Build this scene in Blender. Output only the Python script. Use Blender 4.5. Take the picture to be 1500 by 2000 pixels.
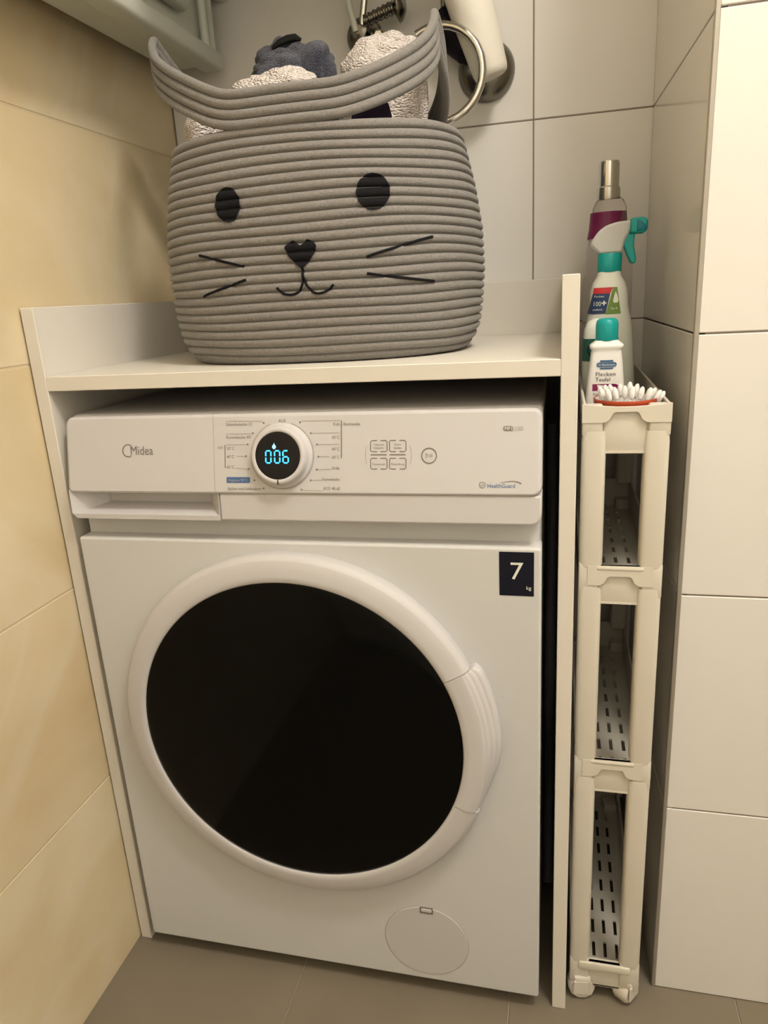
import bpy, bmesh, math, random
from math import sin, cos, pi, sqrt, atan2
from mathutils import Vector, Matrix, noise

for o in list(bpy.data.objects):
    bpy.data.objects.remove(o, do_unlink=True)
scene = bpy.context.scene
C = scene.collection

# ------------------------------------------------------------------ camera
CAM = (0.61377, -0.77757, 0.96826)
YAW, PITCH, ROLL, FPX = -0.2493147, 0.2924044, -0.0591420, 1408.16
def cam_rows():
    cy, sy, cp, sp, cr, sr = cos(YAW), sin(YAW), cos(PITCH), sin(PITCH), cos(ROLL), sin(ROLL)
    B = Matrix(((1, 0, 0), (0, 0, -1), (0, 1, 0)))
    Rz = Matrix(((cy, -sy, 0), (sy, cy, 0), (0, 0, 1)))
    P = Matrix(((1, 0, 0), (0, cp, -sp), (0, sp, cp)))
    Q = Matrix(((cr, -sr, 0), (sr, cr, 0), (0, 0, 1)))
    return Q @ P @ B @ Rz
Rm = cam_rows()
cd = bpy.data.cameras.new('camera')
cam = bpy.data.objects.new('camera', cd); C.objects.link(cam)
m3 = Matrix((Rm[0], -Rm[1], -Rm[2])).transposed()
cam.matrix_world = Matrix.Translation(CAM) @ m3.to_4x4()
cd.sensor_fit = 'VERTICAL'; cd.sensor_height = 24.0; cd.sensor_width = 18.0
cd.lens = FPX / 2000.0 * 24.0
cd.clip_start = 0.02; cd.clip_end = 20
scene.camera = cam

# ------------------------------------------------------------------ world, light, exposure
w = bpy.data.worlds.new('world'); scene.world = w
w.use_nodes = True
w.node_tree.nodes['Background'].inputs[0].default_value = (1.0, 0.82, 0.6, 1)
w.node_tree.nodes['Background'].inputs[1].default_value = 0.02
ld = bpy.data.lights.new('ceiling_globe_lamp', 'POINT'); ld.shadow_soft_size = 0.13
ld.energy = 43.5; ld.color = (1.0, 0.94, 0.865)
lo = bpy.data.objects.new('ceiling_globe_lamp', ld); C.objects.link(lo); lo.location = (1.08, -0.62, 2.25)
vs = scene.view_settings
vs.view_transform = 'Standard'; vs.look = 'None'; vs.gamma = 1.0; vs.use_curve_mapping = False
vs.exposure = 0.0

# ------------------------------------------------------------------ materials
def lin(c):
    c = c / 255.0
    return c / 12.92 if c <= 0.04045 else ((c + 0.055) / 1.055) ** 2.4
def srgb(r, g, b): return (lin(r), lin(g), lin(b), 1)
MATS = {}
def mat(name, col, rough=0.5, metal=0.0, spec=0.5, var=0.0, vscale=30.0, bump=0.0, bscale=200.0,
        emit=None, estr=0.0, trans=0.0, alpha=1.0, coat=0.0, sheen=0.0, ior=1.45):
    m = bpy.data.materials.new(name); m.use_nodes = True
    nt = m.node_tree; b = nt.nodes['Principled BSDF']
    b.inputs['Roughness'].default_value = rough; b.inputs['Metallic'].default_value = metal
    b.inputs['Specular IOR Level'].default_value = spec; b.inputs['IOR'].default_value = ior
    b.inputs['Transmission Weight'].default_value = trans; b.inputs['Alpha'].default_value = alpha
    b.inputs['Coat Weight'].default_value = coat; b.inputs['Sheen Weight'].default_value = sheen
    geo = nt.nodes.new('ShaderNodeNewGeometry')
    nz = nt.nodes.new('ShaderNodeTexNoise'); nz.inputs['Scale'].default_value = vscale
    nz.inputs['Detail'].default_value = 3
    nt.links.new(geo.outputs['Position'], nz.inputs['Vector'])
    mx = nt.nodes.new('ShaderNodeMix'); mx.data_type = 'RGBA'
    k = max(var, 0.012)
    mx.inputs['A'].default_value = tuple(max(0, c * (1 - k)) for c in col[:3]) + (1,)
    mx.inputs['B'].default_value = tuple(min(1, c * (1 + k)) for c in col[:3]) + (1,)
    nt.links.new(nz.outputs['Fac'], mx.inputs['Factor'])
    nt.links.new(mx.outputs['Result'], b.inputs['Base Color'])
    if bump > 0:
        n2 = nt.nodes.new('ShaderNodeTexNoise'); n2.inputs['Scale'].default_value = bscale
        n2.inputs['Detail'].default_value = 4
        nt.links.new(geo.outputs['Position'], n2.inputs['Vector'])
        bp = nt.nodes.new('ShaderNodeBump'); bp.inputs['Strength'].default_value = bump
        bp.inputs['Distance'].default_value = 0.002
        nt.links.new(n2.outputs['Fac'], bp.inputs['Height']); nt.links.new(bp.outputs['Normal'], b.inputs['Normal'])
    if emit:
        b.inputs['Emission Color'].default_value = emit; b.inputs['Emission Strength'].default_value = estr
    MATS[name] = m
    return m

def marble(name, c0, c1, vein, rough):
    m = bpy.data.materials.new(name); m.use_nodes = True
    nt = m.node_tree; N = nt.nodes; Lk = nt.links; b = N['Principled BSDF']
    b.inputs['Roughness'].default_value = rough
    geo = N.new('ShaderNodeNewGeometry')
    oi = N.new('ShaderNodeObjectInfo')
    mul = N.new('ShaderNodeVectorMath'); mul.operation = 'SCALE'; mul.inputs['Scale'].default_value = 7.0
    cmb = N.new('ShaderNodeCombineXYZ')
    for i in range(3): Lk.new(oi.outputs['Random'], cmb.inputs[i])
    Lk.new(cmb.outputs[0], mul.inputs[0])
    add = N.new('ShaderNodeVectorMath'); add.operation = 'ADD'
    Lk.new(geo.outputs['Position'], add.inputs[0]); Lk.new(mul.outputs[0], add.inputs[1])
    n1 = N.new('ShaderNodeTexNoise'); n1.inputs['Scale'].default_value = 3.2; n1.inputs['Detail'].default_value = 5
    n1.inputs['Distortion'].default_value = 1.4
    Lk.new(add.outputs[0], n1.inputs['Vector'])
    r1 = N.new('ShaderNodeValToRGB'); r1.color_ramp.elements[0].position = 0.3; r1.color_ramp.elements[1].position = 0.72
    r1.color_ramp.elements[0].color = c0; r1.color_ramp.elements[1].color = c1
    Lk.new(n1.outputs['Fac'], r1.inputs[0])
    n2 = N.new('ShaderNodeTexNoise'); n2.inputs['Scale'].default_value = 2.2; n2.inputs['Detail'].default_value = 4
    n2.inputs['Distortion'].default_value = 0.9
    Lk.new(add.outputs[0], n2.inputs['Vector'])
    r2 = N.new('ShaderNodeValToRGB'); e = r2.color_ramp.elements
    e[0].position = 0.44; e[0].color = (0, 0, 0, 1); e[1].position = 0.56; e[1].color = (0, 0, 0, 1)
    k = e.new(0.5); k.color = (1, 1, 1, 1)
    Lk.new(n2.outputs['Fac'], r2.inputs[0])
    sc = N.new('ShaderNodeMath'); sc.operation = 'MULTIPLY'; sc.inputs[1].default_value = 0.32
    Lk.new(r2.outputs[0], sc.inputs[0])
    mx = N.new('ShaderNodeMix'); mx.data_type = 'RGBA'; mx.inputs['B'].default_value = vein
    Lk.new(sc.outputs[0], mx.inputs['Factor']); Lk.new(r1.outputs[0], mx.inputs['A'])
    Lk.new(mx.outputs['Result'], b.inputs['Base Color'])
    MATS[name] = m
    return m

W = mat('washer_white', (0.575, 0.56, 0.552, 1), 0.5, spec=0.3)
WB = mat('washer_enamel', (0.62, 0.62, 0.605, 1), 0.5, spec=0.3)
BOARD = mat('white_board', (0.73, 0.69, 0.61, 1), 0.5, spec=0.35, bump=0.05, bscale=500)
RACK = mat('rack_plastic', (0.68, 0.635, 0.535, 1), 0.36)
GLASS = mat('smoked_glass', (0.0025, 0.0025, 0.0022, 1), 0.10, spec=0.11)
BLACK = mat('black_plastic', (0.006, 0.006, 0.007, 1), 0.4, spec=0.3)
PRINT = mat('grey_print', (0.20, 0.175, 0.155, 1), 0.6)
PRINTL = mat('light_grey_print', (0.40, 0.36, 0.32, 1), 0.6)
PRINTB = mat('blue_print', (0.06, 0.14, 0.32, 1), 0.5)
LOGO = mat('logo_print', (0.16, 0.15, 0.14, 1), 0.4)
WHITEINK = mat('white_ink', (0.78, 0.80, 0.70, 1), 0.5)
NAVYINK = mat('sticker_navy', (0.006, 0.007, 0.016, 1), 0.35, spec=0.3)
LED = mat('blue_led', (0.01, 0.1, 0.3, 1), 0.4, emit=(0.05, 0.52, 1.0, 1), estr=2.2)
LED2 = mat('pale_blue_led', (0.1, 0.2, 0.4, 1), 0.4, emit=(0.30, 0.62, 1.0, 1), estr=1.6)
ROPE = mat('grey_cotton_rope', (0.235, 0.221, 0.203, 1), 0.9, spec=0.15, var=0.30, vscale=420, bump=0.55, bscale=700, sheen=0.2)
ROPEIN = mat('grey_rope_inside', (0.27, 0.25, 0.23, 1), 0.95, spec=0.1, var=0.2, vscale=400, bump=0.5, bscale=600)
FELT = mat('black_felt', (0.010, 0.010, 0.012, 1), 0.85, spec=0.15, bump=0.3, bscale=600, var=0.2)
NAVY = mat('navy_towel', (0.050, 0.055, 0.090, 1), 0.95, spec=0.1, var=0.35, vscale=250, bump=1.0, bscale=450, sheen=0.4)
KNIT = mat('white_knit', (0.78, 0.70, 0.65, 1), 0.95, spec=0.1, var=0.2, vscale=220, bump=1.0, bscale=330)
def knit_bump(m, scale, dist):
    nt = m.node_tree; b = nt.nodes['Principled BSDF']
    geo = nt.nodes.new('ShaderNodeNewGeometry'); vo = nt.nodes.new('ShaderNodeTexVoronoi'); vo.inputs['Scale'].default_value = scale
    mp = nt.nodes.new('ShaderNodeVectorMath'); mp.operation = 'MULTIPLY'; mp.inputs[1].default_value = (1.0, 1.0, 1.7)
    nt.links.new(geo.outputs['Position'], mp.inputs[0]); nt.links.new(mp.outputs[0], vo.inputs['Vector'])
    bp = nt.nodes.new('ShaderNodeBump'); bp.inputs['Strength'].default_value = 1.0; bp.inputs['Distance'].default_value = dist
    bp.invert = True
    nt.links.new(vo.outputs['Distance'], bp.inputs['Height']); nt.links.new(bp.outputs['Normal'], b.inputs['Normal'])
knit_bump(KNIT, 300, 0.0035); knit_bump(NAVY, 520, 0.003)
PURPLE = mat('dark_purple_cloth', (0.03, 0.02, 0.04, 1), 0.9, spec=0.1, bump=0.6, bscale=300)
CHROME = mat('chrome', (0.55, 0.54, 0.50, 1), 0.16, 1.0)
DCHROME = mat('dark_chrome', (0.20, 0.19, 0.165, 1), 0.25, 1.0)
RUBBER = mat('black_rubber', (0.008, 0.006, 0.010, 1), 0.6, spec=0.2)
PIPEW = mat('ivory_plastic', (0.80, 0.76, 0.66, 1), 0.4)
RADW = mat('shaded_white_enamel', (0.60, 0.62, 0.54, 1), 0.45)  # white enamel with the greenish grey of its shade put into the colour
TEAL = mat('teal_plastic', (0.004, 0.33, 0.31, 1), 0.35)
TEALD = mat('dark_teal_plastic', (0.0, 0.16, 0.22, 1), 0.35)
MILK = mat('milky_plastic', (0.70, 0.71, 0.62, 1), 0.42)
MILKC = mat('frosted_clear_plastic', (0.72, 0.72, 0.68, 1), 0.35, trans=0.35)
BOTW = mat('white_bottle_plastic', (0.84, 0.82, 0.76, 1), 0.38)
CLEAR = mat('clear_plastic', (0.93, 0.90, 0.90, 1), 0.12, trans=0.9, ior=1.2)
MAG = mat('magenta_label', (0.16, 0.008, 0.07, 1), 0.45)
RED = mat('red_label', (0.55, 0.03, 0.03, 1), 0.45)
NAVL = mat('navy_label', (0.02, 0.045, 0.12, 1), 0.45)
GRNL = mat('green_label', (0.15, 0.25, 0.045, 1), 0.45)
GRND = mat('dark_green_label', (0.015, 0.10, 0.07, 1), 0.45)
BLUL = mat('blue_logo_label', (0.05, 0.13, 0.25, 1), 0.45)
BURG = mat('burgundy_label', (0.25, 0.015, 0.09, 1), 0.45)
TEXTD = mat('dark_label_text', (0.05, 0.045, 0.045, 1), 0.5)
ORNG = mat('orange_red_plastic', (0.42, 0.055, 0.015, 1), 0.35)
COTTON = mat('cotton_white', (0.86, 0.84, 0.80, 1), 0.9, spec=0.1, bump=0.4, bscale=900)
HOSE = mat('grey_hose', (0.10, 0.10, 0.11, 1), 0.5)
TRIM = mat('trim_metal', (0.42, 0.39, 0.33, 1), 0.35, 0.6)
GROUT_L = mat('grout_beige', (0.62, 0.51, 0.34, 1), 0.9)
GROUT_W = mat('grout_grey', (0.26, 0.22, 0.18, 1), 0.9)
GROUT_F = mat('grout_floor', (0.30, 0.26, 0.21, 1), 0.9)
PAINT = mat('ceiling_paint', (0.86, 0.84, 0.80, 1), 0.9)
TILE_W = mat('white_tile', (0.77, 0.745, 0.69, 1), 0.42, spec=0.35, var=0.02, vscale=3)
TILE_G = mat('glossy_white_tile', (0.74, 0.70, 0.61, 1), 0.12, spec=0.5, var=0.02, vscale=3)
TILE_F = mat('grey_floor_tile', (0.205, 0.172, 0.122, 1), 0.62, spec=0.25, var=0.14, vscale=6, bump=0.1, bscale=300)
TILE_L = marble('beige_marble_tile', (0.66, 0.52, 0.30, 1), (0.76, 0.65, 0.43, 1), (0.82, 0.74, 0.56, 1), 0.34)

# ------------------------------------------------------------------ mesh helpers
def obj(name, V, F, m, parent=None, smooth=False, origin=(0, 0, 0), autosmooth=None):
    me = bpy.data.meshes.new(name)
    o0 = Vector(origin)
    me.from_pydata([tuple(Vector(v) - o0) for v in V], [], F)
    me.materials.append(m)
    if smooth:
        for p in me.polygons: p.use_smooth = len(p.vertices) <= 4
    me.update()
    bm = bmesh.new(); bm.from_mesh(me)
    bmesh.ops.recalc_face_normals(bm, faces=bm.faces)
    if smooth:
        ang = autosmooth if autosmooth else 0.7
        for e in bm.edges:
            if len(e.link_faces) == 2 and e.calc_face_angle(0) > ang: e.smooth = False
    bm.to_mesh(me); bm.free()
    o = bpy.data.objects.new(name, me); C.objects.link(o)
    if parent is not None:
        o.parent = parent
    else:
        o.location = o0
    return o
class Thing:
    """an Empty at the base of a thing; parts are given in world coordinates"""
    def __init__(s, name, loc, label, cat, group=None):
        s.o = bpy.data.objects.new(name, None); C.objects.link(s.o)
        s.o.empty_display_size = 0.05
        s.o.location = loc; s.loc = loc
        s.o['label'] = label; s.o['category'] = cat
        if group: s.o['group'] = group
    def part(s, name, VF, m, smooth=False, parent=None, ang=None, label=None):
        q = obj(name, VF[0], VF[1], m, parent if parent is not None else s.o, smooth, s.loc, ang)
        if label: q['label'] = label
        return q
def single(name, VF, m, loc, label, cat, group=None, smooth=False, ang=None):
    o = obj(name, VF[0], VF[1], m, None, smooth, loc, ang)
    o['label'] = label; o['category'] = cat
    if group: o['group'] = group
    return o
def join(*parts):
    V, F = [], []
    for v, f in parts:
        n = len(V); V += list(v); F += [tuple(i + n for i in q) for q in f]
    return V, F
def bm_vf(bm):
    bm.verts.index_update()
    return [tuple(v.co) for v in bm.verts], [tuple(v.index for v in f.verts) for f in bm.faces]
def box(x0, x1, y0, y1, z0, z1, r=0.0, seg=2):
    bm = bmesh.new()
    bmesh.ops.create_cube(bm, size=1.0)
    for v in bm.verts:
        v.co = ((x0 + x1) / 2 + v.co.x * (x1 - x0), (y0 + y1) / 2 + v.co.y * (y1 - y0), (z0 + z1) / 2 + v.co.z * (z1 - z0))
    if r > 0:
        bmesh.ops.bevel(bm, geom=list(bm.edges), offset=r, segments=seg, profile=0.5, affect='EDGES', clamp_overlap=True)
    vf = bm_vf(bm); bm.free(); return vf
def xform(vf, M):
    return [tuple(M @ Vector(v)) for v in vf[0]], vf[1]
def tube(path, r, n=8, closed=False, cap=True):
    P = [Vector(p) for p in path]; N = len(P)
    rr = r if isinstance(r, (list, tuple)) else [r] * N
    V, F = [], []
    up = None
    for i in range(N):
        if closed: t = P[(i + 1) % N] - P[i - 1]
        else: t = P[min(i + 1, N - 1)] - P[max(i - 1, 0)]
        t.normalize()
        if up is None:
            up = Vector((0, 0, 1)) if abs(t.z) < 0.9 else Vector((1, 0, 0))
        a = up - t * up.dot(t)
        if a.length < 1e-5: a = t.orthogonal()
        a.normalize(); b = t.cross(a); up = a
        for k in range(n):
            th = 2 * pi * k / n
            V.append(tuple(P[i] + (a * cos(th) + b * sin(th)) * rr[i]))
    M = N if closed else N - 1
    for i in range(M):
        for k in range(n):
            j = (i + 1) % N
            F.append((i * n + k, i * n + (k + 1) % n, j * n + (k + 1) % n, j * n + k))
    if cap and not closed:
        F.append(tuple(range(n))[::-1]); F.append(tuple((N - 1) * n + k for k in range(n)))
    return V, F
def sup(th, a, b, n):
    c, s = cos(th), sin(th)
    return a * math.copysign(abs(c) ** (2 / n), c), b * math.copysign(abs(s) ** (2 / n), s)
def loft(secs, N=32, cap=True):
    """secs: (z, cx, cy, a, b, n)"""
    V, F = [], []
    for (z, cx, cy, a, b, n) in secs:
        for k in range(N):
            x, y = sup(2 * pi * k / N, a, b, n); V.append((cx + x, cy + y, z))
    for i in range(len(secs) - 1):
        for k in range(N):
            F.append((i * N + k, i * N + (k + 1) % N, (i + 1) * N + (k + 1) % N, (i + 1) * N + k))
    if cap:
        F.append(tuple(range(N))[::-1]); F.append(tuple((len(secs) - 1) * N + k for k in range(N)))
    return V, F
def lathe(prof, N=32, M=None, a0=0.0, a1=2 * pi, cap=True):
    """prof: (r, h) about +Z; M places it"""
    V, F = [], []
    full = abs(a1 - a0 - 2 * pi) < 1e-6
    K = N if full else N + 1
    for (r, h) in prof:
        for k in range(K):
            t = a0 + (a1 - a0) * k / N
            V.append((r * cos(t), r * sin(t), h))
    for i in range(len(prof) - 1):
        for k in range(N):
            k2 = (k + 1) % K
            F.append((i * K + k, i * K + k2, (i + 1) * K + k2, (i + 1) * K + k))
    if full and cap:
        F.append(tuple(range(K))[::-1]); F.append(tuple((len(prof) - 1) * K + k for k in range(K)))
    if not full:
        F.append(tuple(i * K for i in range(len(prof)))); F.append(tuple(i * K + K - 1 for i in range(len(prof)))[::-1])
    if M is not None: V = [tuple(M @ Vector(v)) for v in V]
    return V, F
def outline(x0, x1, y0, y1, rad, seg=6):
    """rounded rectangle, rad = (bl, br, tr, tl)"""
    pts = []
    for (cx, cy, a, r) in ((x0, y0, pi, rad[0]), (x1, y0, 1.5 * pi, rad[1]), (x1, y1, 0, rad[2]), (x0, y1, 0.5 * pi, rad[3])):
        sx = 1 if cx == x0 else -1; sy = 1 if cy == y0 else -1
        if r <= 0: pts.append((cx, cy)); continue
        for i in range(seg + 1):
            t = a + 0.5 * pi * i / seg
            pts.append((cx + sx * r + r * cos(t), cy + sy * r + r * sin(t)))
    return pts
def plate(x0, x1, y0, y1, rad, fn, thick, bev=0.0, seg=6, off=0.0, side=(1, 1, 1, 1)):
    """rounded plate; fn(u, v, w) -> world, w = outward"""
    if isinstance(rad, (int, float)): rad = (rad,) * 4
    rings = []
    if bev > 0:
        for i in range(4):
            t = 0.5 * pi * i / 3
            ins = bev * (1 - cos(t)); w = off - bev + bev * sin(t)
            rings.append((ins, w))
    else: rings.append((0, off))
    V, F = [], []
    base = outline(x0, x1, y0, y1, rad, seg); n = len(base)
    for (u, v) in base: V.append(fn(u, v, off - thick))
    for (ins, wv) in rings:
        rr = tuple(max(r - ins, 0.0001) if r > 0 else 0 for r in rad)
        for (u, v) in outline(x0 + ins * side[0], x1 - ins * side[1], y0 + ins * side[2], y1 - ins * side[3], rr, seg): V.append(fn(u, v, wv))
    R = len(rings) + 1
    for i in range(R - 1):
        for k in range(n):
            F.append((i * n + k, i * n + (k + 1) % n, (i + 1) * n + (k + 1) % n, (i + 1) * n + k))
    F.append(tuple(range(n))[::-1]); F.append(tuple((R - 1) * n + k for k in range(n)))
    return V, F
def poly_sheet(pts, fn, off, thick=0.0006):
    n = len(pts)
    V = [fn(u, v, off) for u, v in pts] + [fn(u, v, off - thick) for u, v in pts]
    F = [tuple(range(n)), tuple(range(n, 2 * n))[::-1]] + [(i, n + i, n + (i + 1) % n, (i + 1) % n) for i in range(n)]
    return V, F
def ring_sheet(cx, cy, r0, r1, fn, off, a0=0, a1=2 * pi, N=36, sy=1.0):
    V, F = [], []
    full = abs(a1 - a0 - 2 * pi) < 1e-6
    for i in range(N + 1):
        t = a0 + (a1 - a0) * i / N
        V.append(fn(cx + r0 * cos(t), cy + sy * r0 * sin(t), off)); V.append(fn(cx + r1 * cos(t), cy + sy * r1 * sin(t), off))
    for i in range(N): F.append((2 * i, 2 * i + 1, 2 * i + 3, 2 * i + 2))
    return V, F
def disc_pts(cx, cy, rx, ry=None, N=24):
    ry = ry or rx
    return [(cx + rx * cos(2 * pi * i / N), cy + ry * sin(2 * pi * i / N)) for i in range(N)]
def stroke(pts, wd, fn, off, thick=0.0006):
    """flat ribbon of width wd along 2D points"""
    V, F = [], []
    n = len(pts)
    for i in range(n):
        a = Vector(pts[max(i - 1, 0)]); b = Vector(pts[min(i + 1, n - 1)])
        d = (b - a).normalized(); nn = Vector((-d.y, d.x)) * (wd if not isinstance(wd, list) else wd[i]) * 0.5
        p = Vector(pts[i])
        for q in (p + nn, p - nn): V.append(fn(q.x, q.y, off))
    for i in range(n - 1): F.append((2 * i, 2 * i + 1, 2 * i + 3, 2 * i + 2))
    return V, F
def text_vf(s, size, fn, off, x, y, align='LEFT', sx=1.0, fit=None):
    cu = bpy.data.curves.new('t', 'FONT'); cu.body = s; cu.size = size; cu.align_x = align
    cu.resolution_u = 2
    ob = bpy.data.objects.new('t', cu); C.objects.link(ob)
    bpy.context.view_layer.update()
    me = bpy.data.meshes.new_from_object(ob.evaluated_get(bpy.context.evaluated_depsgraph_get()))
    xs = [v.co.x for v in me.vertices]
    if fit and xs: sx = fit / (max(xs) - min(xs))
    V = [fn(x + v.co.x * sx, y + v.co.y, off) for v in me.vertices]
    F = [tuple(p.vertices) for p in me.polygons]
    bpy.data.objects.remove(ob, do_unlink=True); bpy.data.meshes.remove(me); bpy.data.curves.remove(cu)
    return V, F

# ------------------------------------------------------------------ the room
XL, YB, XR, YR = -0.034, 0.475, 0.7526, 0.070      # left wall, back wall, right block edge, block front
HC = 2.40; X2, Y2 = 1.75, -1.55
ROWS = [0.0, 0.305, 0.607, 0.909, 1.211, 1.513, 1.815, 2.117, 2.40]
def struct(name, VF, m):
    o = obj(name, VF[0], VF[1], m); o['kind'] = 'structure'; return o
G = 0.0010       # half joint
TILES = {}
def tile(parent, axis, u0, u1, z0, z1, plane, sign, m, th=0.008, face=None):
    """one wall tile as a child of its wall; axis 'x': runs along x and faces -y ; 'y': runs along y and faces sign*x"""
    key = (axis, round(u1 - u0, 4), round(z1 - z0, 4), sign, m.name)
    if key not in TILES:
        hw, hz = (u1 - u0) / 2 - G, (z1 - z0) / 2 - G
        if axis == 'x': vf = box(-hw, hw, 0, th, -hz, hz, 0.0009, 1)
        elif axis == 'y': vf = box(0 if sign < 0 else -th, th if sign < 0 else 0, -hw, hw, -hz, hz, 0.0009, 1)
        else: vf = box(-hw, hw, -hz, hz, -th, 0, 0.0009, 1)
        me = bpy.data.meshes.new('tile'); me.from_pydata(vf[0], [], vf[1]); me.materials.append(m); me.update()
        TILES[key] = me
    o = bpy.data.objects.new('tile', TILES[key]); C.objects.link(o); o.parent = parent
    if axis == 'x': o.location = ((u0 + u1) / 2, plane, (z0 + z1) / 2)
    elif axis == 'y': o.location = (plane, (u0 + u1) / 2, (z0 + z1) / 2)
    else: o.location = ((u0 + u1) / 2, (z0 + z1) / 2, plane)
    return o
wl = struct('wall_left', box(XL - 0.1, XL - 0.0007, Y2, YB + 0.1, -0.05, HC), GROUT_L)
for i in range(8):
    for (a, b) in ((-0.425, YB), (-1.325, -0.425), (Y2, -1.325)):
        tile(wl, 'y', a, b, ROWS[i], ROWS[i + 1], XL, 1, TILE_L)
wb = struct('wall_back', box(XL, XR + 0.02, YB + 0.0015, YB + 0.1, -0.05, HC), GROUT_W)
for i in range(8):
    for (a, b) in ((XL + 0.001, 0.567), (0.567, 0.742)):
        tile(wb, 'x', a, b, ROWS[i], ROWS[i + 1], YB, 1, TILE_W)
# right-hand tiled block: front faces the room, side faces the rack (the side runs slightly askew)
wr = struct('wall_right', box(XR + 0.010, X2, YR + 0.0015, YB + 0.1, -0.05, HC), GROUT_W)
for i in range(8):
    for (a, b) in ((XR + 0.002, 1.352), (1.352, X2)):
        tile(wr, 'x', a, b, ROWS[i], ROWS[i + 1], YR, 1, TILE_W)
SK = 0.0125
for i in range(8):
    o = tile(wr, 'y', YR + 0.004, YB, ROWS[i], ROWS[i + 1], XR - SK / 2, -1, TILE_G, 0.02)
    o.rotation_euler.z = math.atan2(SK, YB - YR)
t1 = struct('trim_1', box(XR - 0.0015, XR + 0.0035, YR - 0.001, YR + 0.006, 0.0, HC, 0.0008, 1), TRIM)
struct('wall_front', box(XL, X2, Y2 - 0.1, Y2, -0.05, HC), PAINT)
struct('wall_far_right', box(X2, X2 + 0.1, Y2, YR + 0.1, -0.05, HC), PAINT)
struct('ceiling', box(XL, X2, Y2, YB, HC, HC + 0.1), PAINT)
fl = struct('floor', box(XL - 0.1, X2 + 0.1, Y2 - 0.1, YB + 0.1, -0.1, -0.0015), GROUT_F)
FX = [XL - 0.02, 0.247, 0.554, 0.861, 1.168, 1.475, X2]
FY = [Y2, -0.97, -0.36, 0.25, YB]
for i in range(len(FX) - 1):
    for j in range(len(FY) - 1):
        tile(fl, 'z', FX[i], FX[i + 1], FY[j], FY[j + 1], 0.0, 1, TILE_F)

# ------------------------------------------------------------------ washing machine enclosure
PL, PR, PT, PF, PB = -0.0133, 0.6132, 0.018, 0.0111, 0.4735
ZT, ZS = 0.9775, 0.8935
T = Thing('washer_cabinet', (0.3, PF, 0), 'white board surround with a raised shelf, built around the washing machine', 'cabinet')
T.part('side_panel', box(PL - PT, PL, PF, PB, 0, ZT, 0.0008, 1), BOARD)
T.part('side_panel', box(PR, PR + PT, PF, PB, 0, ZT, 0.0008, 1), BOARD)
T.part('shelf', box(PL, PR, PF, PB - 0.018, ZS - PT, ZS, 0.0008, 1), BOARD)
T.part('back_board', box(PL, PR, PB - 0.018, PB, ZS - 0.08, ZT, 0.0008, 1), BOARD)

# ------------------------------------------------------------------ washing machine
WX = 0.595
wm = Thing('washing_machine', (WX / 2, 0.2, 0), 'white front-loading washing machine with round black glass door', 'washing machine')
wm.part('body', box(0.001, WX - 0.001, 0.028, 0.43, 0.026, 0.838, 0.004, 2), WB)
wm.part('top_panel', box(0.0, WX, 0.030, 0.435, 0.826, 0.8425, 0.005, 3), W)
front = lambda u, v, w: (u, -w, v)
fp = wm.part('front_panel', plate(0, WX, 0.026, 0.6864, 0.004, front, 0.03, 0.003), WB, True)
wm.part('recess_strip', box(0.003, WX - 0.003, 0.023, 0.03, 0.680, 0.720), WB)
for (fx, fy) in ((0.05, 0.06), (WX - 0.05, 0.06), (0.05, 0.39), (WX - 0.05, 0.39)):
    wm.part('foot', lathe([(0.020, 0), (0.021, 0.004), (0.021, 0.014), (0.008, 0.016), (0.008, 0.030)], 20, Matrix.Translation((fx, fy, 0))), BLACK, True)
# sloped control panel
FE = Vector((0, 0.0206, 0.0945)); FLEN = FE.length; FE.normalize(); FNV = Vector((0, -FE.z, FE.y))
def fas(u, t, wv=0.0):
    p = Vector((u, -0.0045, 0.7482)) + FE * t + FNV * wv
    return tuple(p)
SEAM = 0.2064
cp = wm.part('control_panel', plate(SEAM + 0.0002, WX, 0, FLEN, (0, 0.011, 0.010, 0), fas, 0.034, 0.0045, side=(0, 1, 0.6, 1)), W, True)
dr = wm.part('detergent_drawer', plate(0.0, SEAM - 0.0002, 0, FLEN, (0.008, 0, 0, 0.012), fas, 0.030, 0.0045, side=(1, 0, 0.6, 1)), W, True)
lipf = lambda u, v, wv: (u, -0.0050 + (v - 0.7145) * 0.10 - wv, v)
wm.part('lower_lip', plate(SEAM + 0.004, WX, 0.7145, 0.7478, (0.002, 0.012, 0, 0), lipf, 0.03, 0.0025), W, True)
# scooped grip under the drawer
gx0, gx1 = 0.001, SEAM + 0.0035
q = [(gx0 + 0.008, -0.006, 0.7145), (gx1, -0.006, 0.7145), (gx1, -0.006, 0.7205), (gx0 + 0.002, -0.006, 0.7205),
     (gx0 + 0.040, 0.026, 0.729), (gx1 - 0.026, 0.026, 0.729), (gx1 - 0.026, 0.026, 0.751), (gx0 + 0.040, 0.026, 0.751),
     (gx0, -0.003, 0.751), (gx1, -0.003, 0.751), (gx0, -0.005, 0.722),
     (gx0 + 0.008, 0.03, 0.7145), (gx1, 0.03, 0.7145), (gx0, 0.03, 0.722), (gx0, 0.03, 0.751), (gx1, 0.03, 0.751)]
wm.part('drawer_grip', (q, [(0, 1, 2, 3), (3, 2, 5, 4), (4, 5, 6, 7), (3, 4, 7, 8), (3, 8, 10), (2, 9, 6, 5), (0, 3, 10), (0, 10, 13, 11), (0, 11, 12, 1), (10, 8, 14, 13), (1, 12, 15, 9, 2)]), W, False)
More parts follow.
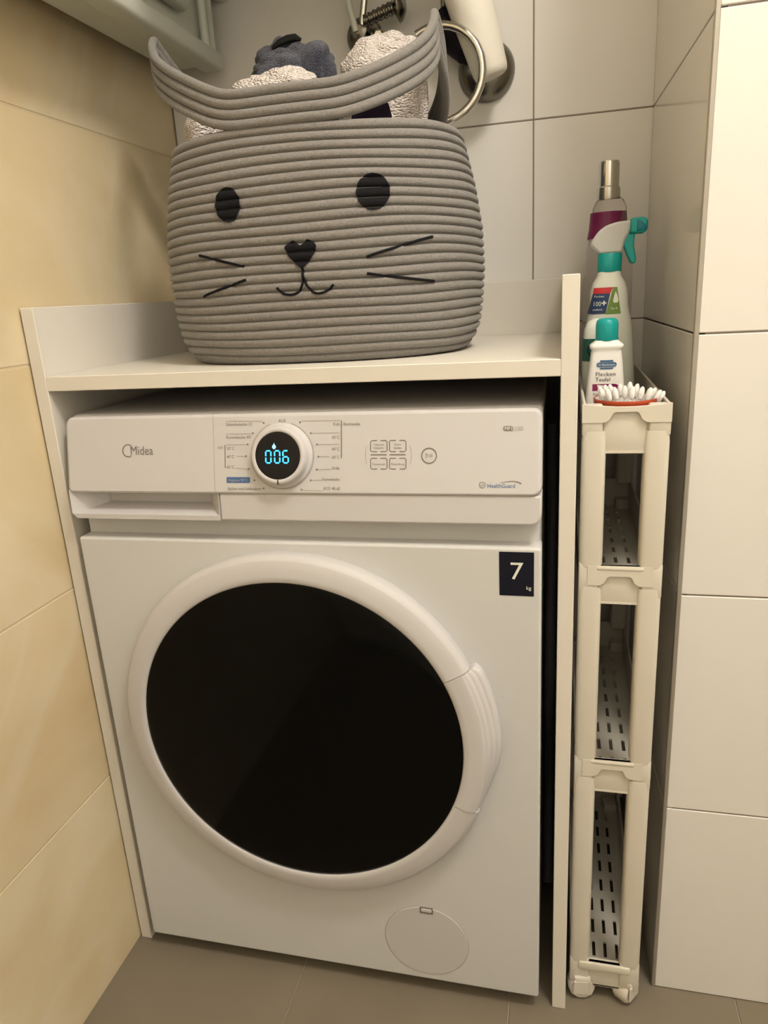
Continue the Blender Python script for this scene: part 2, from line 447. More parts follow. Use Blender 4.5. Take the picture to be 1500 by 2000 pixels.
# print on the panel
OFF = 0.0004
def pr(name, vf, m, parent=cp, label=None): return wm.part(name, vf, m, False, parent, label=label)
logo = [text_vf('Midea', 0.0158, fas, OFF, 0.0925, 0.0478, 'LEFT', fit=0.0310), ring_sheet(0.0898, 0.0530, 0.0069, 0.0081, fas, OFF, 0.28 * pi, 1.70 * pi)]
pr('brand_lettering', join(*logo), LOGO, dr, 'dark grey brand lettering with open ring')
class Prints(list):
    def __init__(s, name, m): s.name = name; s.m = m
    def append(s, vf): wm.part(s.name, vf, s.m, False, cp)
    def __iadd__(s, l):
        for q in l: s.append(q)
        return s
L = Prints('programme_name', PRINT)
TS = 0.0052
for (s, x0, x1, y) in (("Schnellwäsche 15'", 0.2237, 0.2574, 0.0818), ("Kurzwäsche 45'", 0.2233, 0.2551, 0.0665), ('Spülen und Schleudern', 0.2236, 0.2669, 0.0048)):
    L.append(text_vf(s, TS, fas, OFF, x0, y, 'LEFT', fit=x1 - x0))
for (s, x, y) in (('30°C', 0.2236, 0.0530), ('40°C', 0.2233, 0.0431), ('60°C', 0.2230, 0.0308)):
    L.append(text_vf(s, TS, fas, OFF, x, y, 'LEFT', fit=0.0098))
L.append(text_vf('ECO', 0.0042, fas, OFF, 0.2125, 0.0545, 'LEFT', fit=0.006))
for (s, a, b, y) in (('Kalt', 0.3580, 0.3657, 0.0803), ('Baumwolle', 0.3706, 0.3902, 0.0802), ('30°C', 0.3560, 0.3655, 0.0650), ('40°C', 0.3560, 0.3653, 0.0514),
                     ('60°C', 0.3560, 0.3652, 0.0420), ('Wolle', 0.3557, 0.3651, 0.0295), ('Feinwäsche', 0.3436, 0.3649, 0.0165), ('ECO 40-60', 0.3454, 0.3654, 0.0057)):
    L.append(text_vf(s, TS, fas, OFF, a, y, 'LEFT', fit=b - a))
L.append(text_vf('AUS', 0.0052, fas, OFF, 0.2952, 0.0852, 'CENTER', fit=0.0095))
D = Prints('programme_dot', PRINT)
for (x, y) in ((0.2719, 0.0847), (0.2579, 0.0728), (0.2510, 0.0595), (0.2487, 0.0455), (0.2516, 0.0302), (0.2586, 0.0167), (0.2702, 0.0070),
               (0.3175, 0.0846), (0.3306, 0.0719), (0.3380, 0.0588), (0.3396, 0.0445), (0.3375, 0.0295), (0.3297, 0.0169), (0.3181, 0.0060)):
    D.append(poly_sheet(disc_pts(x, y, 0.0011, N=10), fas, OFF, 0.0003))
D += [stroke([(0.2215, 0.0591), (0.2210, 0.0314)], 0.0010, fas, OFF), stroke([(0.3682, 0.0856), (0.3677, 0.0426)], 0.0012, fas, OFF)]
Lr = Prints('programme_line', PRINTL)
for (a, b) in (((0.2240, 0.0875), (0.2705, 0.0868)), ((0.2240, 0.0722), (0.2565, 0.0722)), ((0.2240, 0.0592), (0.2500, 0.0595)), ((0.2360, 0.0452), (0.2478, 0.0455)),
               ((0.2360, 0.0310), (0.2505, 0.0302)), ((0.3185, 0.0862), (0.3670, 0.0862)), ((0.3315, 0.0719), (0.3655, 0.0719)), ((0.3390, 0.0588), (0.3650, 0.0588)),
               ((0.3405, 0.0445), (0.3530, 0.0445)), ((0.3385, 0.0295), (0.3550, 0.0298)), ((0.3305, 0.0169), (0.3430, 0.0172)), ((0.3190, 0.0050), (0.3450, 0.0048))):
    Lr.append(stroke([a, b], 0.0006, fas, OFF))
bl = pr('programme_badge', plate(0.2225, 0.2527, 0.0135, 0.0204, 0.0012, fas, 0.0005, 0, 3, OFF), PRINTB, label='small blue programme badge')
wm.part('badge_lettering', text_vf('Hygiene 90°C', 0.0046, fas, OFF + 0.0003, 0.2245, 0.0152, 'LEFT', fit=0.0255), PRINTL, False, cp)
def bracket(x0, x1, y0, y1, lines):
    Bt = []
    for (s_, y_, f_) in lines: Bt.append(text_vf(s_, 0.0034, fas, OFF, (x0 + x1) / 2, y_, 'CENTER', fit=f_))
    g = 0.0020; xm = (x0 + x1) / 2; r = 0.0014
    for (sx, xe) in ((-1, x0), (1, x1)):
        Bt.append(stroke([(xm + sx * g, y1), (xe - sx * r, y1), (xe, y1 - r), (xe, y0 + r), (xe - sx * r, y0), (xm + sx * g, y0)], 0.0010, fas, OFF))
    pr('touch_key', join(*Bt), PRINT)
for (x0, x1, y0, y1, lines) in ((0.4022, 0.4226, 0.0499, 0.0625, (('Temperatur', 0.0568, 0.0125), ('Schleudern', 0.0530, 0.0115))),
                         (0.4245, 0.4447, 0.0499, 0.0625, (('Extra', 0.0568, 0.0070), ('Spülen', 0.0530, 0.0090))),
                         (0.4021, 0.4225, 0.0301, 0.0424, (('Zeitvorwahl', 0.0345, 0.0150),)), (0.4244, 0.4446, 0.0301, 0.0424, (('Einstellung', 0.0345, 0.0155),))):
    bracket(x0 + 0.0005, x1 - 0.0005, y0, y1, lines)
for (xa, xb) in ((0.4027, 0.4215), (0.4250, 0.4437)): pr('key_line', stroke([(xa, 0.0463), (xb, 0.0463)], 0.0012, fas, OFF), PRINT)
for aa in (pi, 0.0): pr('key_arc', ring_sheet(0.4234, 0.0463, 0.0268, 0.0274, fas, OFF, aa - 0.12 * pi, aa + 0.12 * pi, 10), PRINTL)
sb = [ring_sheet(0.4706, 0.0450, 0.0078, 0.0091, fas, OFF)]
sb += [stroke([(0.4672, 0.0476), (0.4672, 0.0424), (0.4702, 0.0450), (0.4672, 0.0476)], 0.0006, fas, OFF), stroke([(0.4720, 0.0470), (0.4720, 0.0430)], 0.0007, fas, OFF), stroke([(0.4738, 0.0470), (0.4738, 0.0430)], 0.0007, fas, OFF)]
pr('start_key', join(*sb), PRINT, label='round start and pause key')
pr('model_badge', plate(0.5530, 0.5634, 0.0715, 0.0769, (0.0018, 0, 0.0018, 0.0018), fas, 0.0004, 0, 3, OFF), PRINT)
pr('model_lettering', join(text_vf('100', 0.0068, fas, OFF, 0.5642, 0.0717, 'LEFT', fit=0.0090), ), PRINTL)
pr('model_badge_lettering', text_vf('MF1', 0.0052, fas, OFF + 0.0003, 0.5542, 0.0725, 'LEFT', fit=0.0078), WHITEINK)
pr('health_lettering', text_vf('HealthGuard', 0.0066, fas, OFF, 0.5357, 0.0093, 'LEFT', fit=0.0300), PRINTB, label='small blue lettering')
shd = [(0.5275, 0.0148), (0.5304, 0.0156), (0.5333, 0.0148), (0.5333, 0.0110), (0.5304, 0.0086), (0.5275, 0.0110), (0.5275, 0.0148)]
sw = [(0.5500 + 0.0228 * i / 14, 0.0150 + 0.0020 * sin(pi * 0.62 * i / 14) - 0.0030 * (i / 14) ** 5) for i in range(15)]
pr('health_emblem', join(stroke(shd, 0.0007, fas, OFF), stroke([(0.5292, 0.0120), (0.5300, 0.0112), (0.5316, 0.0132)], 0.0006, fas, OFF), stroke(sw, [0.0003 + 0.0010 * i / 14 for i in range(15)], fas, OFF)), PRINT)
# knob
KX, KT = 0.2945, 0.0460
KM = Matrix.Translation(fas(KX, KT)) @ Matrix(((1, 0, 0), (0, FE.y, FNV.y), (0, FE.z, FNV.z))).to_4x4()
kfn = lambda u, v, wv: tuple(KM @ Vector((u, v, wv)))
kn = wm.part('knob', lathe([(0.0385, -0.001), (0.0385, 0.0015), (0.0375, 0.0028), (0.0355, 0.0030), (0.0345, 0.0045), (0.0340, 0.0120), (0.0328, 0.0142), (0.0315, 0.0150), (0.0290, 0.0150), (0.0278, 0.0142)], 64, KM), W, True, ang=0.9)
wm.part('display', lathe([(0.0279, 0.010), (0.0279, 0.0143), (0.027, 0.0146)], 48, KM), BLACK, True, kn, label='round black display')
pr('knob_skirt_shade', join(ring_sheet(KX, KT, 0.0388, 0.0400, fas, OFF, 0.62 * pi, 2.40 * pi, 60)), PRINTL, cp)  # thin grey arc paints the shade line round the knob skirt
wm.part('pointer_mark', stroke([(0.0, -0.0282), (0.0002, -0.0338)], 0.0014, kfn, 0.0154), BLACK, False, kn)
DS = 0.0151
def seg7(cx, cy, on, wd=0.0064, h=0.0140, t=0.0017):
    a, b = wd / 2, h / 2; g = 0.0008
    S = {'a': ((-a + g, b), (a - g, b)), 'd': ((-a + g, -b), (a - g, -b)), 'g': ((-a + g, 0), (a - g, 0)), 'f': ((-a, g), (-a, b - g)),
         'b': ((a, g), (a, b - g)), 'e': ((-a, -b + g), (-a, -g)), 'c': ((a, -b + g), (a, -g))}
    return [stroke([(cx + p[0], cy + p[1]), (cx + r[0], cy + r[1])], t, kfn, DS) for k in on for p, r in [S[k]]]
dg = seg7(-0.0112, -0.0014, 'abcdef') + seg7(-0.0002, -0.0014, 'abcdef') + seg7(0.0102, -0.0014, 'acdefg')
wm.part('digits', join(*dg), LED, False, kn, label='glowing blue digits')
drop = [(-0.0040 + 0.0024 * sin(t) * (1 - 0.55 * max(0, cos(t))), 0.0106 + 0.0030 * cos(t) + (0.0016 if abs(t) < 0.01 else 0)) for t in [2 * pi * i / 20 for i in range(20)]]
wm.part('drop_symbol', poly_sheet(drop, kfn, DS, 0.0002), LED2, False, kn)
# door
DX, DZ, = 0.2885, 0.4275
DM = Matrix.Translation((DX, 0, DZ)) @ Matrix(((1, 0, 0), (0, 0, -1), (0, 1, 0))).to_4x4()
a0, a1 = math.radians(26), math.radians(-21)
ringp = [(0.2470, -0.002), (0.2490, 0.004), (0.2492, 0.0150), (0.2482, 0.0178), (0.2440, 0.0222), (0.2425, 0.0230), (0.2330, 0.0252), (0.2240, 0.0264), (0.2175, 0.0266), (0.2155, 0.0250), (0.2150, 0.015), (0.2150, -0.002)]
dring = wm.part('door_ring', lathe(ringp, 150, DM, a0 + 0.004, a1 + 2 * pi - 0.004), W, True, ang=1.0)
def handle():
    V, F = [], []
    K = 44
    for i in range(K + 1):
        t = a1 + (a0 - a1) * i / K
        f = i / K
        e = min(1, f / 0.55); e = e * e * (3 - 2 * e)
        tip = max(0.0, 1 - (1 - f) / 0.05)
        ex = 0.0115 * e * (1 - 0.5 * tip * tip)
        pf = [(0.2150, -0.002), (0.2150, 0.015), (0.2155, 0.0250), (0.2175, 0.0268), (0.2240, 0.0271), (0.2330, 0.0270), (0.2395 , 0.0266 - 0.002 * (1 - e))]
        g = 0.0012 * e
        rb, hb = 0.2420, 0.0258 - 0.003 * (1 - e)
        for k in range(4):
            u = k / 3.0
            rr = rb + (0.0070 + ex - 0.001) * u
            hh = hb - (0.0130 + 0.004 * (1 - e)) * u
            pf += [(rr, hh), (rr + 0.0010, hh - g), (rr + 0.0022, hh - g)] if k < 3 else [(rr, hh + g), (rr + 0.0012, hh - 0.001)]
        pf += [(0.2505 + ex * 0.95, 0.004), (0.2505 + ex * 0.7, -0.002)]
        n = len(pf)
        for (r, h) in pf: V.append(tuple(DM @ Vector((r * cos(t), r * sin(t), h))))
    for i in range(K):
        for k in range(n - 1):
            F.append((i * n + k, i * n + k + 1, (i + 1) * n + k + 1, (i + 1) * n + k))
    F.append(tuple(range(n))); F.append(tuple(K * n + k for k in range(n))[::-1])
    return V, F
wm.part('door_handle', handle(), W, True, dring, ang=1.1)
gp = [(0.2165, 0.012)] + [(0.2158 * cos(t * 0.5 * pi), 0.0235 + 0.010 * sin(t * 0.5 * pi)) for t in [i / 14 for i in range(14)]] + [(0.004, 0.0336)]
wm.part('door_glass', lathe(gp, 96, DM), GLASS, True, label='black smoked glass')
# filter flap
FXc, FZc = 0.4405, 0.0968
FM = Matrix.Translation((FXc, 0, FZc)) @ Matrix(((1, 0, 0), (0, 0, -1), (0, 1, 0))).to_4x4()
wm.part('flap_gap_shade', lathe([(0.0597, -0.001), (0.0597, 0.0002), (0.0585, 0.0003)], 72, FM), PRINTL)  # grey edge paints the dark of the gap; no groove is cut
flp = wm.part('filter_flap', lathe([(0.0590, -0.001), (0.0590, 0.0006), (0.0583, 0.0012), (0.0570, 0.0012)], 72, FM), W, True)
wm.part('flap_slot', plate(0.4335, 0.4520, 0.1462, 0.1560, 0.001, front, 0.002, 0, 3, 0.0018), PRINT, False, flp)
wm.part('flap_tab', plate(0.4352, 0.4502, 0.1490, 0.1545, 0.002, front, 0.002, 0.0008, 3, 0.0028), W, True, flp)
# capacity sticker
stk = wm.part('capacity_sticker', plate(0.5478, 0.5868, 0.6280, 0.6815, 0.0004, front, 0.001, 0, 2, 0.0004), NAVYINK, False, fp, label='dark navy sticker with a white 7')
wm.part('sticker_lettering', join(text_vf('7', 0.0300, front, 0.0008, 0.5672, 0.6485, 'CENTER', sx=1.08), text_vf('kg', 0.0065, front, 0.0008, 0.5780, 0.6362, 'LEFT')), WHITEINK, False, fp)

# hose in the gap to the right of the machine
hp = [(0.6040, 0.17 + 0.03 * sin(i * 0.22), 0.80 - 0.016 * i) for i in range(46)]
hr = [0.0072 + (0.0010 if i % 2 else 0) for i in range(46)]
single('drain_hose', tube(hp, hr, 12), HOSE, (0.604, 0.18, 0.07), 'dark grey hose hanging in the gap beside the washing machine', 'hose', smooth=True)

# ------------------------------------------------------------------ cat basket
BX, BY, BN, BZ = 0.303, 0.212, 2.4, 0.8945
PROF = [(0, .186, .144), (.012, .197, .152), (.03, .205, .157), (.06, .209, .159), (.1, .212, .160), (.15, .210, .159), (.2, .202, .155), (.25, .190, .147), (.27, .185, .144), (.33, .181, .141)]
def ab(h):
    for i in range(len(PROF) - 1):
        if h <= PROF[i + 1][0]:
            f = (h - PROF[i][0]) / (PROF[i + 1][0] - PROF[i][0]); f = max(0, f)
            return tuple(PROF[i][k] + f * (PROF[i + 1][k] - PROF[i][k]) for k in (1, 2))
    return PROF[-1][1:]
PITCH_R, NROPE = 0.0105, 25
RR = PITCH_R / 2
def ropebump(h):
    q = (h / PITCH_R) % 1.0
    return RR * 0.85 * (sqrt(max(0, 1 - (2 * q - 1) ** 2)) - 1.0)
bk = Thing('laundry_basket', (BX, BY, ZS), 'grey coiled rope laundry basket with a cat face and two ear handles', 'basket')
def wob(th, h): return 0.0011 * sin(2 * th + h * 23) + 0.0008 * sin(5 * th + h * 41)
def basket_body():
    NS, SUB = 220, 6
    V, F = [], []
    rows = [i / SUB * PITCH_R for i in range(NROPE * SUB + 1)]
    for h in rows:
        a, b = ab(h); d = ropebump(h)
        for k in range(NS):
            th = 2 * pi * k / NS
            x, y = sup(th, a + d, b + d, BN)
            V.append((BX + x, BY + y, BZ + h + (wob(th, h) if 0.003 < h else 0)))
    R = len(rows)
    inner = [NROPE * PITCH_R * (1 - i / 12) + 0.006 * (i / 12) for i in range(13)]
    for h in inner:
        a, b = ab(h)
        for k in range(NS):
            th = 2 * pi * k / NS
            x, y = sup(th, a - 0.0105, b - 0.0105, BN); V.append((BX + x, BY + y, BZ + h))
    R2 = R + len(inner)
    for i in range(R2 - 1):
        for k in range(NS):
            F.append((i * NS + k, i * NS + (k + 1) % NS, (i + 1) * NS + (k + 1) % NS, (i + 1) * NS + k))
    F.append(tuple(range(NS))[::-1]); F.append(tuple((R2 - 1) * NS + k for k in range(NS)))
    return V, F
bbody = bk.part('rope_body', basket_body(), ROPE, True, ang=2.0)
# upper band of four ropes that rises into two ears
HT = NROPE * PITCH_R
NB = 420
per = []; s = 0
th_l = []
aT, bT = ab(HT + 0.02)
# arc-length sampling of the rim
raw = [sup(2 * pi * i / 2000, aT, bT, BN) for i in range(2001)]
cum = [0]
for i in range(2000): cum.append(cum[-1] + math.dist(raw[i], raw[i + 1]))
TOT = cum[-1]
def rim_at(sv):
    sv %= TOT
    lo, hi = 0, 2000
    while hi - lo > 1:
        md = (lo + hi) // 2
        if cum[md] <= sv: lo = md
        else: hi = md
    f = (sv - cum[lo]) / max(1e-9, cum[hi] - cum[lo])
    return raw[lo][0] + f * (raw[hi][0] - raw[lo][0]), raw[lo][1] + f * (raw[hi][1] - raw[lo][1])
EARS = ((0.0, 0.101, 0.198, 1.55, 30.0), (0.5, 0.116, 0.194, 1.05, 24.0))     # place on the rim, height, half span, steepness
def ear(sv):
    """height of the band above its flat run, right ear at s=0, left ear at TOT/2"""
    sv %= TOT
    best = 0.0
    for (c, lift, span, pw, kk) in EARS:
        d = abs(sv - c * TOT); d = min(d, TOT - d)
        back = 0 < (sv / TOT) < 0.5
        if back: span, pw, kk = 0.135, 1.25, 20.0
        dd = sqrt(d * d + 0.020 ** 2) - 0.012
        t = dd / span
        best += lift * (math.log(1 + math.exp(kk * (1 - t))) / kk) ** pw
    return best
def band():
    ropes = []
    SV = [TOT * i / NB for i in range(NB)]
    for k in range(4):
        r = k * PITCH_R * 0.98
        path = []
        for sv in SV:
            g = 1e9
            M = 12 if k else 0
            for j in range(-M, M + 1):
                u = r * j / max(M, 1)
                g = min(g, ear(sv + u) + (r - sqrt(max(0, r * r - u * u))))
            h = HT + 4 * PITCH_R - RR - r + g - 0.0022
            x, y = rim_at(sv)
            right = x > 0
            lf = min(1, g / (0.099 if right else 0.116))
            shift = (-0.028 if right else -0.030) * lf
            path.append((BX + x + shift, BY + y * (1 - 0.50 * lf ** 1.3), BZ + h))
        ropes.append(tube(path, RR * 1.03, 10, True))
    return ropes
for k, vf in enumerate(band()):
    bk.part('handle_rope', vf, ROPE, True, ang=2.0)
def cat(u, v, off=0.0):
    a, b = ab(v); d = ropebump(v) + off
    x = u
    return (BX + x, BY - (b + d) * max(0, 1 - abs(x / (a + d)) ** BN) ** (1 / BN), BZ + v)
def cat_patch(inside, u0, u1, v0, v1, nu=30, nv=48, off=0.0022):
    """curved felt patch following the ropes; inside(u, v) trims the grid row by row: returns (ua, ub)"""
    V, F = [], []
    rows = []
    for j in range(nv + 1):
        v = v0 + (v1 - v0) * j / nv
        ua, ub = inside(v)
        for i in range(nu + 1): V.append(cat(ua + (ub - ua) * i / nu, v, off))
    for j in range(nv):
        for i in range(nu):
            F.append((j * (nu + 1) + i, j * (nu + 1) + i + 1, (j + 1) * (nu + 1) + i + 1, (j + 1) * (nu + 1) + i))
    return V, F
def eye(cx, cz, rx, rz):
    def ins(v):
        q = max(0, 1 - ((v - cz) / rz) ** 2); return cx - rx * sqrt(q), cx + rx * sqrt(q)
    return cat_patch(ins, 0, 0, cz - rz, cz + rz)
bk.part('eye', eye(-0.0675, 0.1835, 0.0168, 0.0188), FELT, True, ang=2.5)
bk.part('eye', eye(0.1045, 0.1842, 0.0180, 0.0193), FELT, True, ang=2.5)
# heart nose: rows, upper lobes made as two patches
def nose_l(v):
    f = (v - 0.1073) / (0.1392 - 0.1073)
    c = 0.0198
    wdt = 0.0190 * (sin(min(1, f * 1.18) * pi / 2) ** 0.9 if f < 0.72 else sqrt(max(0, 1 - ((f - 0.72) / 0.285) ** 2)))
    return c, wdt, f
def nl(v):
    c, wd, f = nose_l(v)
    inn = c if f < 0.80 else c - 0.0085 * ((f - 0.80) / 0.20) ** 0.8
    return min(inn, c - 0) - 0 if False else (min(c - wd, inn)), inn
def nr(v):
    a, b = nl(v); c = 0.0198
    return 2 * c - b, 2 * c - a
bk.part('nose', join(cat_patch(nl, 0, 0, 0.1073, 0.1390, 14, 40), cat_patch(nr, 0, 0, 0.1073, 0.1390, 14, 40)), FELT, True, ang=2.5)
def cline(pts, wd, n=40):
    P = []
    for i in range(n + 1):
        t = i / n * (len(pts) - 1); k = min(int(t), len(pts) - 2); f = t - k
        if len(pts) == 2: P.append((pts[0][0] + f * (pts[1][0] - pts[0][0]), pts[0][1] + f * (pts[1][1] - pts[0][1])))
        else:
            p0, p1, p2, p3 = pts[max(k - 1, 0)], pts[k], pts[k + 1], pts[min(k + 2, len(pts) - 1)]
            P.append(tuple(0.5 * (2 * p1[q] + (p2[q] - p0[q]) * f + (2 * p0[q] - 5 * p1[q] + 4 * p2[q] - p3[q]) * f * f + (3 * p1[q] - p0[q] - 3 * p2[q] + p3[q]) * f ** 3) for q in (0, 1)))
    return tube([cat(u, v, 0.0006) for u, v in P], wd / 2, 6)
bk.part('mouth', join(cline([(0.0198, 0.108), (0.0196, 0.100), (0.0180, 0.0900), (0.0120, 0.0820), (0.0028, 0.0797), (-0.0070, 0.0820), (-0.0135, 0.0884)], 0.0030),
                      cline([(0.0198, 0.108), (0.0202, 0.099), (0.0240, 0.0885), (0.0310, 0.0810), (0.0390, 0.0795), (0.0480, 0.0825), (0.0550, 0.0880)], 0.0030)), FELT, True)
for (p, q) in (((-0.1152, 0.1314), (-0.0535, 0.1145)), ((-0.1184, 0.0841), (-0.0520, 0.0995)), ((0.0940, 0.1161), (0.1647, 0.1344)), ((0.0937, 0.0979), (0.1648, 0.0855))):
    bk.part('whisker', cline([p, q], 0.0032), FELT, True)

# ------------------------------------------------------------------ laundry in the basket
def blob(c, r, seed, amp=0.25, freq=18.0, down=0.0, sub=5, fold=1.0):
    bm = bmesh.new(); bmesh.ops.create_icosphere(bm, subdivisions=sub, radius=1.0)
    for v in bm.verts:
        d = v.co.normalized()
        p = Vector((d.x * r[0], d.y * r[1], d.z * r[2]))
        q = p * freq + Vector((seed * 3.1, seed * 1.7, seed * 5.3))
        n = noise.noise(q) * 0.6 + fold * (abs(noise.noise(q * 1.9)) - 0.25) * 0.8 + noise.noise(q * 4.0) * 0.18
        p = p * (1 + amp * n)
        if p.z < 0: p.z = p.z - (-p.z / r[2]) * down
        v.co = p + Vector(c)
    vf = bm_vf(bm); bm.free(); return vf
def cloth(name, c, r, seed, m, label, group='laundry in the basket', **k):
    single(name, blob(c, r, seed, **k), m, (c[0], c[1], BZ + 0.012), label, 'laundry', group, True, 1.6)
cloth('towel', (0.250, 0.280, 1.262), (0.062, 0.044, 0.042), 3.4, NAVY, 'crumpled navy blue terry towel on top of the basket', amp=0.36, freq=19, down=0.20, fold=1.4)
cloth('white_cloth', (0.272, 0.165, 1.212), (0.056, 0.034, 0.028), 7.7, KNIT, 'white cloth tucked below the navy towel at the rim', amp=0.30, freq=24, down=0.22)
cloth('knit_sweater', (0.385, 0.254, 1.240), (0.056, 0.044, 0.046), 11.2, KNIT, 'pinkish white knitted garment bulging under the right ear handle', amp=0.26, freq=20, down=0.22)
cloth('white_sock', (0.164, 0.185, 1.180), (0.028, 0.040, 0.034), 2.1, KNIT, 'white knitted lump showing through the left ear handle', amp=0.22, freq=22, down=0.20)
cloth('purple_cloth', (0.392, 0.148, 1.170), (0.022, 0.026, 0.020), 5.5, PURPLE, 'dark purple cloth showing through the right ear handle', amp=0.25, freq=20, down=0.20)
tag = tube([(0.238, 0.2485, 1.286), (0.248, 0.2485, 1.2915), (0.260, 0.250, 1.295), (0.270, 0.252, 1.296), (0.277, 0.254, 1.293)], [0.0025, 0.0042, 0.0050, 0.0048, 0.002], 8)
single('hair_clip', tag, BLACK, (0.257, 0.250, 1.286), 'small black clip lying on top of the navy towel', 'clip', smooth=True)

# ------------------------------------------------------------------ slim rolling rack
RX0, RX1, RY0, RY1 = 0.6365, 0.7285, 0.030, 0.435
rk = Thing('slim_rack', (0.6825, 0.23, 0), 'narrow white plastic rolling rack with four tiers beside the cabinet', 'rack')
RIM = [0.842, 0.656, 0.396, 0.070]; DEP = [0.052, 0.046, 0.046, 0.042]
def slotted(z):
    """tray floor with real slots"""
    xs = [RX0 + 0.003]
    cols = [0.6560, 0.6720, 0.6880, 0.7045]
    sw_ = 0.0023
    for c in cols: xs += [c - sw_, c + sw_]
    xs.append(RX1 - 0.003)
    ys = [RY0 + 0.004]; y = RY0 + 0.050
    while y < RY1 - 0.03:
        ys += [y, y + 0.026]; y += 0.0415
    ys.append(RY1 - 0.004)
    V, F = [], []; idx = {}
    def vid(i, j, k):
        if (i, j, k) not in idx:
            idx[(i, j, k)] = len(V); V.append((xs[i], ys[j], z - 0.0025 * k))
        return idx[(i, j, k)]
    hole = lambda i, j: (0 <= i < len(xs) - 1 and 0 <= j < len(ys) - 1 and i % 2 == 1 and j % 2 == 1)
    solid = lambda i, j: (0 <= i < len(xs) - 1 and 0 <= j < len(ys) - 1 and not hole(i, j))
    for i in range(len(xs) - 1):
        for j in range(len(ys) - 1):
            if hole(i, j): continue
            F.append((vid(i, j, 0), vid(i + 1, j, 0), vid(i + 1, j + 1, 0), vid(i, j + 1, 0)))
            F.append((vid(i, j, 1), vid(i, j + 1, 1), vid(i + 1, j + 1, 1), vid(i + 1, j, 1)))
            for (di, dj, a, b) in ((-1, 0, (i, j), (i, j + 1)), (1, 0, (i + 1, j), (i + 1, j + 1)), (0, -1, (i, j), (i + 1, j)), (0, 1, (i, j + 1), (i + 1, j + 1))):
                if not solid(i + di, j + dj): F.append((vid(*a, 0), vid(*b, 0), vid(*b, 1), vid(*a, 1)))
    return V, F
def front_bar(zt, full):
    """front rim with the cut-away grip, as an extruded outline"""
    x0, x1 = RX0 + (0.0 if full else 0.010), RX1 - (0.0 if full else 0.010)
    xm = 0.682; zb_ = zt - (0.020 if full else 0.024)
    if full:
        top = [(x1, zt)] + [(x1 - (x1 - x0) * i / 10, zt - 0.0035 * sin(pi * i / 10)) for i in range(1, 10)] + [(x0, zt)]
    else: top = [(x1, zt), (x0, zt)]
    bot = [(x0, zb_), (xm - 0.022, zb_), (xm - 0.017, zb_ + 0.003), (xm - 0.0135, zb_ + 0.010), (xm - 0.011, zb_ + 0.0115), (xm + 0.011, zb_ + 0.0115), (xm + 0.0135, zb_ + 0.010), (xm + 0.017, zb_ + 0.003), (xm + 0.022, zb_), (x1, zb_)]
    pts = top + bot
    n = len(pts)
    V = [(u, RY0, v) for u, v in pts] + [(u, RY0 + 0.006, v) for u, v in pts]
    F = [tuple(range(n)), tuple(range(n, 2 * n))[::-1]] + [(i, (i + 1) % n, n + (i + 1) % n, n + i) for i in range(n)]
    return V, F
for t in range(4):
    zt, zf = RIM[t], RIM[t] - DEP[t]
    fl_ = rk.part('tray_floor', slotted(zf), RACK)
    rk.part('tray_side', box(RX0 + 0.001, RX0 + 0.004, RY0 + 0.004, RY1, zf - 0.003, zt, 0.0008, 1), RACK)
    rk.part('tray_side', box(RX1 - 0.004, RX1 - 0.001, RY0 + 0.004, RY1, zf - 0.003, zt, 0.0008, 1), RACK)
    rk.part('tray_back', box(RX0 + 0.001, RX1 - 0.001, RY1 - 0.004, RY1, zf - 0.003, zt, 0.0008, 1), RACK)
    if t < 3:
        rk.part('front_rim', front_bar(zt, t == 0), RACK)
        gp_ = box(0.6590, 0.7050, RY0 + 0.0045, RY0 + 0.0105, zf - 0.004, zt - 0.004, 0.003, 2)
        rk.part('grip_plate', gp_, RACK, True, ang=0.6)
    else:
        rk.part('front_rim', join(box(RX0 + 0.012, RX1 - 0.012, RY0 - 0.002, RY0 + 0.010, zt - 0.012, zt, 0.002, 2), box(0.660, 0.705, RY0 + 0.004, RY0 + 0.010, zt - 0.046, zt - 0.010, 0.002, 2)), RACK, True, ang=0.6)
    rk.part('tray_front', box(RX0 + 0.001, RX1 - 0.001, RY0 + 0.0065, RY0 + 0.0095, zf - 0.003, zt - 0.006, 0.0008, 1), RACK)
    if t > 0:  # ledge lip just inside the posts
        rk.part('tray_lip', box(0.6560, 0.7090, RY0 - 0.001, RY0 + 0.008, zt - 0.006, zt, 0.0025, 2), RACK, True, ang=0.6)
# posts between the tiers: front ones half-round, back ones plain
def post(xc, yc, z0, z1, wx, wy):
    return loft([(z0, xc, yc, wx * 0.46, wy * 0.48, 4.5), (z0 + 0.004, xc, yc, wx / 2, wy / 2, 4.5), (z1 - 0.012, xc, yc, wx / 2, wy / 2, 4.5), (z1, xc, yc, wx * 0.46, wy * 0.48, 4.5)], 24)
for t in range(3):
    z0, z1 = RIM[t + 1] - 0.002, RIM[t] - 0.030
    for (xc) in (RX0 + 0.0132, RX1 - 0.0132):
        rk.part('post', post(xc, RY0 + 0.013, z0, z1 if t == 0 else z1 + 0.002, 0.0264, 0.026), RACK, True, ang=0.8)
        rk.part('post', post(xc, RY1 - 0.012, z0, z1, 0.0262, 0.024), RACK, True, ang=0.8)
    # upper corner sleeves that stand a little proud of the tray
    for (x0, x1) in ((RX0, RX0 + 0.0225), (RX1 - 0.0225, RX1)):
        rk.part('corner_sleeve', box(x0, x1, RY0 + 0.001, RY0 + 0.024, RIM[t] - (0.036 if t == 0 else 0.040), RIM[t] - (0.002 if t == 0 else -0.004), 0.003, 2), RACK, True, ang=0.6)
